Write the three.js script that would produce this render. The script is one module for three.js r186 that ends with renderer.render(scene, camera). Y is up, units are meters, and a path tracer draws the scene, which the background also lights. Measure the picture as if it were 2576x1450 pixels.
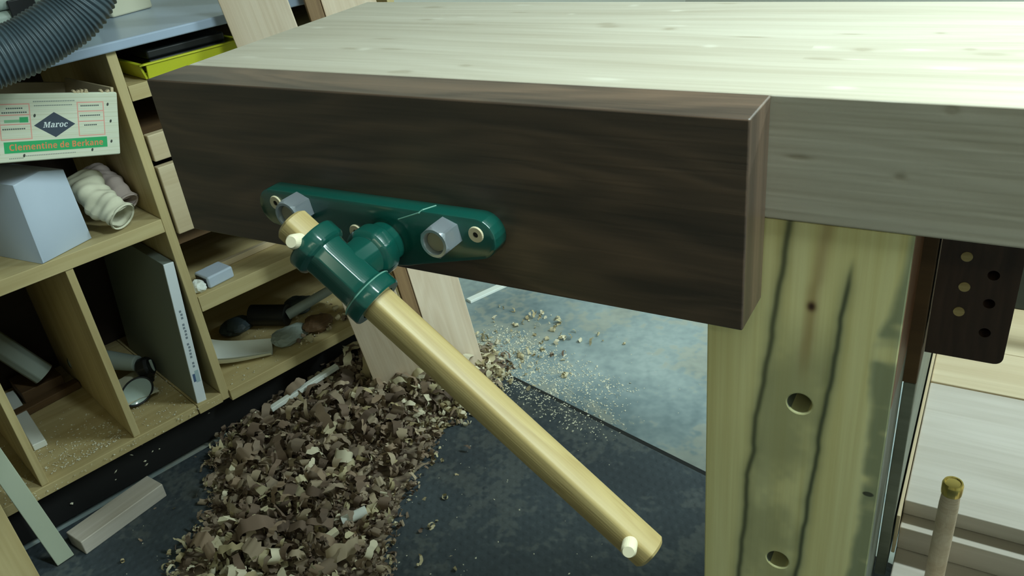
import * as THREE from 'three';
import { RoundedBoxGeometry } from 'three/addons/geometries/RoundedBoxGeometry.js';
import { mergeGeometries, mergeVertices, toCreasedNormals } from 'three/addons/utils/BufferGeometryUtils.js';
import { RectAreaLightUniformsLib } from 'three/addons/lights/RectAreaLightUniformsLib.js';

// ---------------------------------------------------------------- camera, light, exposure
RectAreaLightUniformsLib.init();
const scene = new THREE.Scene();
scene.background = new THREE.Color(0x000000);
const camera = new THREE.PerspectiveCamera(38.19, 2576 / 1450, 0.02, 30);
camera.position.set(0.1403, 0.1845, 0.5814);
camera.rotation.order = 'YXZ';
camera.rotation.set(-0.5072, 0.5715, -0.1181);
camera.updateMatrixWorld();
const renderer = new THREE.WebGLRenderer({ antialias: true });
renderer.toneMapping = THREE.LinearToneMapping;
renderer.toneMappingExposure = 1.0;
renderer.shadowMap.enabled = true;
renderer.shadowMap.type = THREE.PCFSoftShadowMap;
const COOL_TUBE = new THREE.Color(0.80, 1.0, 0.98), WARM_TUBE = new THREE.Color(0.96, 1.0, 0.74);   // a cold new pair, an old yellowed pair
// the shop lights: [x, y, z] of the fixture centre, turn, strength
const SHOP_LIGHTS = [
  { at: [0.68, 0.94, 0.045], turn: 0.06, power: 84, tint: COOL_TUBE, label: 'twin tube shop light hanging straight above the bench front' },
  { at: [0.95, 0.90, -1.10], turn: 0.06, power: 105, tint: COOL_TUBE, label: 'twin tube shop light hanging behind the bench' },
  { at: [0.75, 1.40, 2.10], turn: 0.12, power: 8, tint: WARM_TUBE, label: 'old dim twin tube shop light over the open floor' },
];

// ---------------------------------------------------------------- frames and helpers
const FL = -0.86;                                  // floor mat top; y = 0 is the bench top
const A = THREE.MathUtils.degToRad(15.5);          // the shelves stand turned against the bench
const P0 = new THREE.Vector3(-1.155, FL, -0.13);
const UA = new THREE.Vector3(Math.sin(A), 0, -Math.cos(A));
const NA = new THREE.Vector3(Math.cos(A), 0, Math.sin(A));
const TURN = Math.PI / 2 - A;
const sh = (u, h, w) => P0.clone().addScaledVector(UA, u).addScaledVector(NA, w).add(new THREE.Vector3(0, h, 0));
let seed = 7;
const rnd = () => { seed = (seed * 1664525 + 1013904223) >>> 0; return seed / 4294967296; };
const rr = (a, b) => a + (b - a) * rnd();
const clamp = (x, a = 0, b = 1) => Math.min(b, Math.max(a, x));
const mix = (a, b, t) => a + (b - a) * t;
const sm = (a, b, x) => { const t = clamp((x - a) / (b - a)); return t * t * (3 - 2 * t); };

function hash(x, y, s) { let n = (x * 374761393 + y * 668265263 + s * 1442695041) | 0; n = Math.imul(n ^ (n >>> 13), 1274126177); return ((n ^ (n >>> 16)) >>> 0) / 4294967296; }
function vnoise(x, y, px, py, s) {                 // periodic value noise
  const xi = Math.floor(x), yi = Math.floor(y), fx = x - xi, fy = y - yi;
  const w = (a, p) => ((a % p) + p) % p;
  const u = fx * fx * (3 - 2 * fx), v = fy * fy * (3 - 2 * fy);
  const a = hash(w(xi, px), w(yi, py), s), b = hash(w(xi + 1, px), w(yi, py), s), c = hash(w(xi, px), w(yi + 1, py), s), d = hash(w(xi + 1, px), w(yi + 1, py), s);
  return mix(mix(a, b, u), mix(c, d, u), v);
}
function fbm(u, v, fx, fy, oct, s) { let t = 0, a = 0.5, n = 0; for (let i = 0; i < oct; i++) { t += a * vnoise(u * fx, v * fy, fx, fy, s + i * 17); n += a; a *= 0.5; fx *= 2; fy *= 2; } return t / n; }
function dataTex(w, h, fn, srgb = true) {
  const d = new Uint8Array(w * h * 4);
  for (let j = 0; j < h; j++) for (let i = 0; i < w; i++) {
    const c = fn((i + 0.5) / w, (j + 0.5) / h), k = (j * w + i) * 4;
    d[k] = clamp(c[0], 0, 255); d[k + 1] = clamp(c[1], 0, 255); d[k + 2] = clamp(c[2], 0, 255); d[k + 3] = 255;
  }
  const t = new THREE.DataTexture(d, w, h, THREE.RGBAFormat);
  t.magFilter = THREE.LinearFilter; t.minFilter = THREE.LinearMipmapLinearFilter; t.generateMipmaps = true;
  t.wrapS = t.wrapT = THREE.RepeatWrapping; if (srgb) t.colorSpace = THREE.SRGBColorSpace; t.needsUpdate = true; return t;
}
const lerp3 = (a, b, t) => [mix(a[0], b[0], t), mix(a[1], b[1], t), mix(a[2], b[2], t)];
// wood: u runs along the grain; len x wid metres are covered by one tile
function wood({ light, dark, len = 0.6, wid = 0.3, bands = 14, wave = 0.5, contrast = 0.6, fine = 0.25, s = 1, rough = 0.6, px = 512, py = 256, coat = 0, bump = 0.0002, pores = 0, flecks = 0 }) {
  const fl = []; for (let k = 0; k < flecks; k++) fl.push([hash(k, 1, s), hash(k, 2, s), 0.004 + 0.012 * hash(k, 3, s), 0.004 + 0.01 * hash(k, 4, s), hash(k, 5, s) < 0.6 ? 0.9 : -0.7]);
  const f = (u, v) => {
    const bend = fbm(u, v, 2, 3, 3, s) * wave;
    const r = fbm(u + bend * 0.15, v + bend * 0.12, 2, bands, 4, s + 40);
    const ring = 0.5 + 0.5 * Math.sin((v * bands * 0.8 + bend * 5 + r * 2.2) * Math.PI * 2);
    const hair = fbm(u, v, 6, 120, 2, s + 90);
    let t = clamp(0.5 + (r - 0.5) * 1.6 * contrast + (ring - 0.5) * 0.35 * contrast + (hair - 0.5) * fine);
    if (pores) { const q = fbm(u, v, 40, 220, 1, s + 200); if (q > 0.8) t = clamp(t + pores); }
    for (const [a, b, ra, rb, w] of fl) { const q = ((u - a) / ra) ** 2 + ((v - b) / rb) ** 2; if (q < 6) t = clamp(t + w * Math.exp(-q)); }
    return t;
  };
  const map = dataTex(px, py, (u, v) => lerp3(light, dark, f(u, v)));
  const bt = dataTex(px, py, (u, v) => { const t = 255 * (1 - f(u, v)); return [t, t, t]; }, false);
  map.repeat.set(1 / len, 1 / wid); bt.repeat.set(1 / len, 1 / wid);
  const m = new THREE.MeshPhysicalMaterial({ map, bumpMap: bt, bumpScale: bump, roughness: rough });
  if (coat) { m.clearcoat = coat; m.clearcoatRoughness = 0.35; }
  return m;
}
const plain = (color, roughness = 0.6, extra = {}) => new THREE.MeshPhysicalMaterial({ color, roughness, ...extra });
// texture coordinates in metres, grain along axis 0/1/2
function uvm(g, grain = 0, ou = 0, ov = 0) {
  if (g.index) g = g.toNonIndexed();
  const p = g.attributes.position, n = g.attributes.normal, uv = new Float32Array(p.count * 2);
  for (let i = 0; i < p.count; i += 3) {
    const nx = Math.abs(n.getX(i) + n.getX(i + 1) + n.getX(i + 2)), ny = Math.abs(n.getY(i) + n.getY(i + 1) + n.getY(i + 2)), nz = Math.abs(n.getZ(i) + n.getZ(i + 1) + n.getZ(i + 2));
    const ax = nx >= ny && nx >= nz ? 0 : ny >= nz ? 1 : 2;
    let a = grain, b = 3 - ax - grain;
    if (ax === grain) { a = (grain + 1) % 3; b = (grain + 2) % 3; }
    for (let k = i; k < i + 3; k++) {
      const q = [p.getX(k), p.getY(k), p.getZ(k)];
      uv[k * 2] = (ax === grain ? q[a] * 0.15 : q[a]) + ou; uv[k * 2 + 1] = q[b] + ov + ax * 0.37;
    }
  }
  g.setAttribute('uv', new THREE.BufferAttribute(uv, 2)); return g;
}
function box(x0, x1, y0, y1, z0, z1, { r = 0.001, grain = 0, ou = 0, ov = 0, seg = 1 } = {}) {
  const w = x1 - x0, h = y1 - y0, d = z1 - z0; r = Math.min(r, w * 0.45, h * 0.45, d * 0.45);
  const g = new RoundedBoxGeometry(w, h, d, seg, r); g.translate((x0 + x1) / 2, (y0 + y1) / 2, (z0 + z1) / 2);
  return uvm(g, grain, ou, ov);
}
const clean = (g) => { if (g.index) g = g.toNonIndexed(); for (const k of Object.keys(g.attributes)) if (!['position', 'normal', 'uv', 'color'].includes(k)) g.deleteAttribute(k); return g; };
const join = (...gs) => mergeGeometries(gs.map(clean));
const taken = {};
const numbered = (n) => { const k = taken[n] = (taken[n] ?? -1) + 1; return k ? `${n}_${String(k).padStart(3, '0')}` : n; };
const shade = (m) => { m.castShadow = m.receiveShadow = true; return m; };
function thing(name, label, category, pos = [0, 0, 0], turn = 0, group) {
  const o = new THREE.Group(); o.name = numbered(name); scene.add(o);
  if (pos.isVector3) o.position.copy(pos); else o.position.set(...pos);
  o.rotation.y = turn; o.userData = { label, category }; if (group) o.userData.group = group; return o;
}
function solo(name, label, category, geo, mat, pos = [0, 0, 0], turn = 0, group) {
  const o = shade(new THREE.Mesh(geo, mat)); o.name = numbered(name); scene.add(o);
  if (pos.isVector3) o.position.copy(pos); else o.position.set(...pos);
  o.rotation.y = turn; o.userData = { label, category }; if (group) o.userData.group = group; return o;
}
function part(parent, name, geo, mat, pos, label) {
  const o = shade(new THREE.Mesh(geo, mat)); o.name = name; if (pos) o.position.set(...pos);
  if (label) o.userData.label = label; parent.add(o); return o;
}
function struct(name, geo, mat, pos, turn = TURN) {
  const o = shade(new THREE.Mesh(geo, mat)); o.name = name; o.position.copy(pos); o.rotation.y = turn; o.userData.kind = 'structure'; scene.add(o); return o;
}
// tube with its own radius function: rad(t, angle) -> [rx, ry]
function tube(curve, n, m, rad, caps = false) {
  const fr = curve.computeFrenetFrames(n, false), pos = [], uv = [], idx = [];
  const L = curve.getLength();
  for (let i = 0; i <= n; i++) {
    const t = i / n, c = curve.getPointAt(t), N = fr.normals[i], B = fr.binormals[i];
    for (let j = 0; j <= m; j++) {
      const a = j / m * Math.PI * 2, [ra, rb] = rad(t, a);
      pos.push(c.x + N.x * Math.cos(a) * ra + B.x * Math.sin(a) * rb, c.y + N.y * Math.cos(a) * ra + B.y * Math.sin(a) * rb, c.z + N.z * Math.cos(a) * ra + B.z * Math.sin(a) * rb);
      uv.push(t * L, j / m * 0.1);
    }
  }
  for (let i = 0; i < n; i++) for (let j = 0; j < m; j++) { const a = i * (m + 1) + j, b = a + m + 1; idx.push(a, a + 1, b, b, a + 1, b + 1); }
  if (caps) for (const [i, f] of [[0, 1], [n, -1]]) {
    const c = curve.getPointAt(i / n), k = pos.length / 3; pos.push(c.x, c.y, c.z); uv.push(0, 0);
    for (let j = 0; j < m; j++) { const a = i * (m + 1) + j; f > 0 ? idx.push(k, a + 1, a) : idx.push(k, a, a + 1); }
  }
  const g = new THREE.BufferGeometry(); g.setAttribute('position', new THREE.Float32BufferAttribute(pos, 3)); g.setAttribute('uv', new THREE.Float32BufferAttribute(uv, 2)); g.setIndex(idx); g.computeVertexNormals(); return g;
}
function cyl(r0, r1, a, b, n = 32, cap = true) {    // cylinder from point a to point b
  const va = new THREE.Vector3(...a), vb = new THREE.Vector3(...b), d = vb.clone().sub(va), L = d.length();
  const g = new THREE.CylinderGeometry(r1, r0, L, n, 1, !cap); const uv = g.attributes.uv;
  for (let i = 0; i < uv.count; i++) { const u = uv.getX(i), v = uv.getY(i); uv.setXY(i, v * L, u * 2 * Math.PI * r0); }
  g.translate(0, L / 2, 0); g.applyQuaternion(new THREE.Quaternion().setFromUnitVectors(new THREE.Vector3(0, 1, 0), d.normalize())); g.translate(...a); return g;
}
function lathe(pts, axisFrom, axisDir, n = 48) {    // pts: [radius, distance along the axis]
  let g = new THREE.LatheGeometry(pts.map(([r, t]) => new THREE.Vector2(r, t)), n);
  g = toCreasedNormals(g, 0.6);
  g.applyQuaternion(new THREE.Quaternion().setFromUnitVectors(new THREE.Vector3(0, 1, 0), new THREE.Vector3(...axisDir).normalize())); g.translate(...axisFrom); return g;
}

function hexHead(R, h) {                            // hex head with a rounded chamfer and a dished end
  const n = 72, hexR = (a) => R * Math.cos(Math.PI / 6) / Math.cos(((a + 0.35) % (Math.PI / 3)) - Math.PI / 6), C = R * 0.93;
  const rings = [(a) => [hexR(a), 0], (a) => [hexR(a), h - 0.0012 - Math.max(0, hexR(a) - R * 0.87) * 0.9], (a) => [Math.min(hexR(a), R * 0.87) - 0.0004, h], () => [0.0102, h], () => [0.0095, h - 0.001], () => [0.0088, h - 0.005], () => [0, h - 0.005]];
  const pos = [], idx = []; rings.forEach((f, i) => { for (let k = 0; k < n; k++) { const a = k / n * Math.PI * 2, [r, z] = f(a); pos.push(Math.cos(a) * r, Math.sin(a) * r, z); } if (i) for (let k = 0; k < n; k++) { const a = (i - 1) * n + k, b = (i - 1) * n + (k + 1) % n; idx.push(a, b, a + n, a + n, b, b + n); } });
  const g = new THREE.BufferGeometry(); g.setAttribute('position', new THREE.Float32BufferAttribute(pos, 3)); g.setIndex(idx); g.computeVertexNormals(); return toCreasedNormals(g, 0.5);
}

// ---------------------------------------------------------------- materials
const M = {
  maple: wood({ light: [196, 189, 173], dark: [164, 154, 135], flecks: 46, len: 0.9, wid: 0.34, bands: 16, contrast: 0.5, fine: 0.3, wave: 0.7, s: 3, rough: 0.42, px: 1024, py: 512, bump: 0.00015 }),
  walnut: wood({ light: [106, 84, 67], dark: [58, 46, 37], len: 0.55, wid: 0.24, bands: 9, wave: 1.0, contrast: 0.85, fine: 0.35, s: 5, rough: 0.45, coat: 0.5, px: 1024, py: 512 }),
  walnutEnd: wood({ light: [86, 66, 54], dark: [54, 40, 32], len: 0.2, wid: 0.2, bands: 20, s: 15, rough: 0.3, px: 256, py: 256 }),
  ply: wood({ light: [208, 192, 144], dark: [172, 150, 102], len: 0.7, wid: 0.3, bands: 10, contrast: 0.5, s: 21, rough: 0.65 }),
  shadeBlack: wood({ light: [46, 50, 40], dark: [28, 30, 24], len: 0.7, wid: 0.4, bands: 8, contrast: 0.5, s: 27, rough: 0.75, px: 256, py: 128 }),  // near-black tone standing in for shade behind the low shelf
  shadedBack: wood({ light: [58, 44, 32], dark: [38, 29, 22], len: 0.7, wid: 0.4, bands: 8, contrast: 0.4, s: 29, rough: 0.8, px: 256, py: 128 }),  // back panel tone, darkened to paint in the shade of the cubbies
  plyDark: wood({ light: [110, 82, 50], dark: [72, 52, 32], len: 0.7, wid: 0.4, bands: 8, contrast: 0.5, s: 25, rough: 0.75 }),
  pale: wood({ light: [216, 200, 168], dark: [186, 164, 128], len: 0.6, wid: 0.25, bands: 8, contrast: 0.55, s: 31, rough: 0.6 }),
  palePlank: wood({ light: [206, 198, 188], dark: [174, 164, 150], len: 0.6, wid: 0.25, bands: 8, contrast: 0.55, s: 38, rough: 0.55 }),
  brownBoard: wood({ light: [150, 122, 86], dark: [108, 82, 54], len: 0.7, wid: 0.1, bands: 6, contrast: 0.7, s: 37, rough: 0.65, px: 256, py: 128 }),
  greyWood: wood({ light: [150, 154, 140], dark: [118, 122, 110], len: 0.6, wid: 0.2, bands: 8, contrast: 0.5, s: 33, rough: 0.6 }),
  board: wood({ light: [226, 210, 188], dark: [198, 174, 146], len: 0.8, wid: 0.16, bands: 6, wave: 1.4, contrast: 0.6, s: 35, rough: 0.6 }),
  dowel: wood({ light: [200, 180, 126], dark: [164, 140, 88], len: 0.3, wid: 0.1, bands: 9, wave: 0.9, contrast: 0.75, s: 41, rough: 0.52, coat: 0.2 }),
  peg: plain(0xeee4c4, 0.5),
  green: plain(0x084a40, 0.3, { clearcoat: 0.9, clearcoatRoughness: 0.16 }),
  greenSeam: plain(0x6fa090, 0.5),
  steel: plain(0xb4bcc4, 0.28, { metalness: 0.7 }),
  steelDull: plain(0xa49c86, 0.5, { metalness: 0.6 }),
  ringScrew: plain(0xd8ccaa, 0.45),
  dark: plain(0x14110e, 0.8),
  blackPlastic: plain(0x141618, 0.45),
  counter: plain(0xa6b5ca, 0.28),
  yellow: plain(0xc9cc2e, 0.4),
  whitePaint: plain(0xe4e6e4, 0.5),
  greyBox: plain(0xbac6d6, 0.6),
  cloth: plain(0xd2cfb8, 0.95),
  clothPink: plain(0xc0b0aa, 0.95),
  brass: plain(0xd8c070, 0.25, { metalness: 1 }),
  glass: plain(0xe8f0ee, 0.08, { transmission: 1, thickness: 0, ior: 1.45 }),
  hose: plain(0x46545c, 0.42),
  white: plain(0xeaeee8, 0.5),
  greyPlastic: plain(0x98a49e, 0.5),
  wall: plain(0xc6c6bd, 0.9),
  ceil: plain(0xd0d0c8, 0.9),
  blackKick: plain(0x0d0c0c, 0.85),
};
function speckled(light, dark, len, s, rough, dust, bumpM) {
  const f = (u, v) => { const a = fbm(u, v, 6, 6, 5, s), b = fbm(u, v, 90, 90, 2, s + 60), c = fbm(u, v, 14, 14, 3, s + 120);
    let col = lerp3(dark, light, clamp(0.5 + (a - 0.5) * 1.5 + (b - 0.5) * 0.5)); const d = sm(0.52, 0.72, c + (b - 0.5) * 0.5) * dust; return lerp3(col, [168, 158, 134], d); };
  const map = dataTex(1024, 1024, f); map.repeat.set(1 / len, 1 / len);
  const bt = dataTex(512, 512, (u, v) => { const x = (u * 48) % 1 - 0.5, y = (v * 48) % 1 - 0.5; const q = 255 * (1 - sm(0.18, 0.36, Math.hypot(x, y))) * 0.7 + 60 * vnoise(u * 200, v * 200, 200, 200, s + 3); return [q, q, q]; }, false);
  bt.repeat.set(1 / len, 1 / len);
  return new THREE.MeshPhysicalMaterial({ map, roughness: rough, bumpMap: bt, bumpScale: bumpM });
}
M.mat = speckled([66, 76, 82], [50, 58, 64], 0.8, 50, 0.75, 0.16, 0.0008);
M.litFloor = speckled([160, 173, 172], [106, 122, 126], 1.2, 63, 0.8, 0.35, 0.0001);   // matting further off, stronger light painted in as paler blue grey, dark blotches

// ---------------------------------------------------------------- the room
{
  const U0 = -2.3, U1 = 2.4, W0 = -0.46, W1 = 3.4, H = 2.4;
  struct('floor', uvm(new THREE.BoxGeometry(U1 - U0 + 0.2, 0.1, W1 - W0 + 0.2), 0), M.litFloor, sh((U0 + U1) / 2, -0.062, (W0 + W1) / 2));
  struct('ceiling', new THREE.BoxGeometry(U1 - U0 + 0.2, 0.1, W1 - W0 + 0.2), M.ceil, sh((U0 + U1) / 2, H + 0.05, (W0 + W1) / 2));
  struct('wall_left', new THREE.BoxGeometry(U1 - U0 + 0.2, H, 0.1), M.wall, sh((U0 + U1) / 2, H / 2, W0 - 0.05));
  struct('wall_right', new THREE.BoxGeometry(U1 - U0 + 0.2, H, 0.1), M.wall, sh((U0 + U1) / 2, H / 2, W1 + 0.05));
  struct('wall_back', new THREE.BoxGeometry(0.1, H, W1 - W0), M.wall, sh(U1 + 0.05, H / 2, (W0 + W1) / 2));
  struct('wall_front', new THREE.BoxGeometry(0.1, H, W1 - W0), M.wall, sh(U0 - 0.05, H / 2, (W0 + W1) / 2));
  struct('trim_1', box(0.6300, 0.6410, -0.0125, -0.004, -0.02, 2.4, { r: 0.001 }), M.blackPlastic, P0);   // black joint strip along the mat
  solo('floor_mat', 'dark dimpled rubber mat on the floor under the shavings', 'mat', box(-1.9, 0.629, -0.012, 0, -0.02, 2.4, { r: 0.003, seg: 2 }), M.mat, P0, TURN);
}

// ---------------------------------------------------------------- shop lights
for (const s of SHOP_LIGHTS) {
  const t = thing('shop_light', s.label, 'lamp', s.at, s.turn);
  part(t, 'housing', box(-0.62, 0.62, 0.035, 0.075, -0.07, 0.07, { r: 0.006, seg: 2 }), M.whitePaint);
  const glow = new THREE.MeshStandardMaterial({ color: 0xffffff, emissive: s.tint, emissiveIntensity: 4 });
  for (const z of [-0.035, 0.035]) part(t, 'tube', cyl(0.013, 0.013, [-0.6, 0.012, z], [0.6, 0.012, z], 16), glow);
  for (const x of [-0.61, 0.61]) part(t, 'end_bracket', box(x - 0.008, x + 0.008, -0.006, 0.04, -0.06, 0.06, { r: 0.002 }), M.whitePaint);
  for (const x of [-0.5, 0.5]) part(t, 'hanger_wire', cyl(0.0015, 0.0015, [x, 0.075, 0], [x, 1.54 - s.at[1], 0], 8), M.steel);
  const L = new THREE.RectAreaLight(s.tint, s.power, 1.2, 0.1);
  L.position.set(0, -0.012, 0); L.rotation.x = -Math.PI / 2; L.castShadow = true; t.add(L); L.name = 'lamp_light';
}

// ---------------------------------------------------------------- workbench
const JL = 0.6006, JT = 0.053, ST = 0.0954, JH = 0.165, LX0 = -0.0445, LX1 = 0.1042;
{
  // top slab: pale top
  const t = thing('workbench', 'pale wooden workbench with a thick slab top and stained pine leg', 'workbench', [0, FL, 0]);
  const Y = (y) => y - FL;
  part(t, 'slab_top', box(-JL + 0.001, 1.5, Y(-ST), Y(0), -0.303, -0.0005, { r: 0.0015, seg: 2, grain: 0 }), M.maple, null, 'thick pale slab bench top');
  // leg with two drilled holes
  const shape = new THREE.Shape([[LX0, FL], [LX1, FL], [LX1, -ST - 0.0005], [LX0, -ST - 0.0005]].map(([x, y]) => new THREE.Vector2(x, y)));
  const hole = (x, y, r, ry = r) => { const p = new THREE.Path(); p.absellipse(x, y, r, ry, 0, Math.PI * 2, true); shape.holes.push(p); };
  hole(0.0352, -0.2621, 0.0098); hole(0.0268, -0.4497, 0.0098);
  const front = new THREE.ExtrudeGeometry(shape, { depth: 0.058, bevelEnabled: true, bevelThickness: 0.0015, bevelSize: 0.0015, bevelOffset: -0.0015, bevelSegments: 2, curveSegments: 28 });
  front.translate(0, 0, -0.0615);
  const back = new THREE.BoxGeometry(LX1 - LX0, -ST - FL - 0.0005, 0.0345); back.translate((LX0 + LX1) / 2, (FL - ST) / 2, -0.0630 - 0.01725);
  const g = join(front, back); const p = g.attributes.position, n = g.attributes.normal, uv = g.attributes.uv;
  for (let i = 0; i < p.count; i++) {                // leg texture: u over the width, v down from the slab, sides wrap on
    const fz = Math.abs(n.getX(i)) > 0.7;
    let u = (p.getX(i) - LX0) / (LX1 - LX0) * 0.6; if (fz) u = n.getX(i) > 0 ? 0.6 - p.getZ(i) / (LX1 - LX0) * 0.6 * 0.6 : -p.getZ(i);
    uv.setXY(i, u, 1 - (-ST - p.getY(i)) / (-ST - FL));
  }
  const W = LX1 - LX0, Hh = -ST - FL;
  const line = (pts, y) => { for (let i = 0; i < pts.length - 1; i++) if (y <= pts[i][1] && y >= pts[i + 1][1]) return mix(pts[i][0], pts[i + 1][0], (y - pts[i][1]) / (pts[i + 1][1] - pts[i][1])); return null; };
  const s1 = [[0.019, -0.09], [-0.0047, -0.355], [-0.0081, -0.486], [-0.015, -0.87]], s2 = [[0.0661, -0.118], [0.0595, -0.1932], [0.0441, -0.4617], [0.03, -0.87]], s3 = [[0.046, -0.09], [0.0382, -0.1667], [0.034, -0.26]];
  const map = dataTex(512, 2048, (u, v) => {
    const x = LX0 + u / 0.6 * W, y = -ST - (1 - v) * Hh;
    const a = fbm(v, u, 3, 40, 4, 70), b = fbm(v, u, 8, 140, 2, 75), bl = fbm(u, v, 5, 14, 4, 80), wob = (fbm(u, v, 3, 20, 3, 85) - 0.5) * 0.006;
    let c = lerp3([250, 243, 186], [232, 220, 154], clamp(0.5 + (a - 0.5) * 1.5 + (b - 0.5) * 0.4));
    const st = (l, w, k, col) => { const xx = line(l, y); if (xx !== null) c = lerp3(c, col, k * Math.exp(-(((x + wob - xx) / w) ** 2))); };
    const x1 = line(s1, y) ?? 0, x2 = line(s2, y) ?? x1;
    c = lerp3(c, [150, 150, 112], 0.55 * sm(x1 - 0.004, x1 + 0.008, x) * (1 - sm(x2 - 0.004, x2 + 0.006, x)) * sm(0.2, 0.6, bl) * sm(-0.16, -0.24, y));
    st(s1, 0.0022, 0.75, [66, 70, 50]); st(s1, 0.006, 0.3, [96, 100, 72]);
    const f2 = sm(-0.116, -0.15, y); st(s2, 0.0019, 0.8 * f2, [62, 68, 48]); st(s2, 0.006, 0.3 * f2, [92, 98, 74]);
    st(s3, 0.005, 0.35 * sm(-0.25, -0.2, y), [128, 88, 48]);
    c = lerp3(c, [58, 34, 18], Math.exp(-(((x - 0.0382) / 0.003) ** 2 + ((y + 0.1667) / 0.004) ** 2)));
    c = lerp3(c, [44, 30, 18], sm(1.15, 0.75, Math.hypot((x - 0.0965) / 0.0045, (y + 0.3404) / 0.0026)));
    const e = LX1 - 0.012 * (0.3 + bl * 1.3) * sm(-0.1, -0.2, y) - 0.003;
    c = lerp3(c, [104, 116, 96], 0.6 * sm(e - 0.004, e + 0.004, x) * sm(0.25, 0.5, fbm(u, v, 6, 30, 3, 95)));
    if (x > LX1) { const strip = sm(-0.245, -0.25, y); c = lerp3(lerp3([120, 86, 52], [104, 60, 34], fbm(u, v, 20, 16, 3, 99)), [112, 116, 104], strip); }
    return c;
  });
  const legMat = new THREE.MeshPhysicalMaterial({ map, roughness: 0.55 });
  part(t, 'leg', g, legMat, [0, -FL, 0], 'yellow pine leg with dark stain streaks and drilled holes');
  part(t, 'end_rail', box(LX1 - 0.02, 0.1155, Y(-0.286), Y(-ST - 0.0005), -0.55, -0.0975, { grain: 2, r: 0.001 }), M.plyDark, null, 'brown rail under the slab behind the leg');
  const far = box(1.2, 1.35, Y(FL), Y(-ST), -0.3, -0.2, { grain: 1 }); part(t, 'leg', far, M.ply);
  const far2 = box(1.2, 1.35, Y(FL), Y(-ST), -0.0965, 0, { grain: 1 }); part(t, 'leg', far2, M.ply);
}
{
  // vise: walnut jaw, painted plate, bolts, pipe tee
  const t = thing('bench_vise', 'dark walnut vise jaw with green painted pipe hardware on the bench edge', 'vise');
  part(t, 'jaw', box(-JL, 0, -JH, 0, 0, JT, { r: 0.0018, seg: 2, grain: 0, ov: 0.05 }), M.walnut, null, 'dark walnut vise jaw');
  // plate outline
  const s = new THREE.Shape(); const R = 0.019, xl = -0.446, xr = -0.218, yc = -0.1122;
  s.moveTo(xl, yc + R); s.lineTo(xr, yc + R); s.absarc(xr, yc, R, Math.PI / 2, -Math.PI / 2 + 0.25, true);
  s.lineTo(-0.288, -0.1485); s.quadraticCurveTo(-0.314, -0.157, -0.34, -0.1485); s.lineTo(xl - R * Math.sin(0.2), yc - R * Math.cos(0.2)); s.absarc(xl, yc, R, -Math.PI / 2 - 0.2, -Math.PI * 1.5, true);
  const pg = new THREE.ExtrudeGeometry(s, { depth: 0.0155, bevelEnabled: true, bevelThickness: 0.0025, bevelSize: 0.0025, bevelOffset: -0.0025, bevelSegments: 4, curveSegments: 24 });
  pg.translate(0, 0, JT);
  const plate = part(t, 'mounting_plate', toCreasedNormals(pg, 0.7), M.green, null, 'glossy dark green metal plate');
  const zf = JT + 0.018;
  for (const [x, y] of [[-0.2165, -0.1071], [-0.441, -0.1063], [-0.3475, -0.1235]]) {
    const g = lathe([[0.0026, 0.0004], [0.0026, 0.0016], [0.0066, 0.0016], [0.0072, 0.0008], [0.0072, -0.0005]], [x, y, zf], [0, 0, 1], 24);
    part(plate, 'screw', g, M.ringScrew, null, 'pale ring shaped screw head');
    part(plate, 'screw_socket', cyl(0.0026, 0.0026, [x, y, zf - 0.001], [x, y, zf + 0.0006], 12), M.dark);
  }
  for (const [x, y] of [[-0.2455, -0.1100], [-0.4085, -0.1065]]) {
    part(plate, 'bolt_head', hexHead(0.0150, 0.022), M.steel, [x, y, zf - 0.0005], 'bright steel hex bolt head');
    const plug = new THREE.CylinderGeometry(0.0087, 0.0087, 0.012, 24); plug.rotateX(Math.PI / 2); plug.translate(x, y, zf + 0.0115); part(plate, 'bolt_core', plug, M.steelDull);
  }
  part(plate, 'paint_seam', join(cyl(0.0006, 0.0008, [-0.296, -0.1042, zf], [-0.2725, -0.0952, zf], 8), cyl(0.0008, 0.0008, [-0.2725, -0.0952, zf], [-0.270, -0.0932, zf - 0.0025], 8), cyl(0.0008, 0.0006, [-0.270, -0.0932, zf - 0.0025], [-0.2635, -0.0931, JT + 0.004], 8)), M.greenSeam, null, 'pale scratch line in the green paint');
  // pipe tee on its stem
  const c = [-0.3145, -0.129, 0.130], d = [0.781, -0.6245, 0];
  const run = lathe([[0.0168, -0.039], [0.0235, -0.039], [0.0245, -0.0375], [0.0245, -0.0265], [0.0232, -0.0245], [0.0202, -0.0228], [0.0196, -0.018], [0.0196, 0.018], [0.0202, 0.0228], [0.0232, 0.0245], [0.0245, 0.0265], [0.0245, 0.0375], [0.0235, 0.039], [0.0168, 0.039], [0.0168, -0.039]], c, d, 64);
  const stem = lathe([[0.0185, 0], [0.0185, 0.026], [0.0192, 0.029], [0.0228, 0.0315], [0.0238, 0.033], [0.0238, 0.046], [0.0228, 0.0475], [0.0195, 0.048], [0.0195, 0.062]], c, [0, 0, -1], 64);
  // web where stem and run meet
  const tee = part(t, 'pipe_tee', join(run, stem), M.green, null, 'glossy green painted iron pipe tee');
  part(tee, 'casting_line', lathe([[0.0247, -0.0006], [0.0252, 0], [0.0247, 0.0006]], [c[0] + d[0] * 0.0262, c[1] + d[1] * 0.0262, c[2]], d, 48), M.greenSeam);
}
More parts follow.
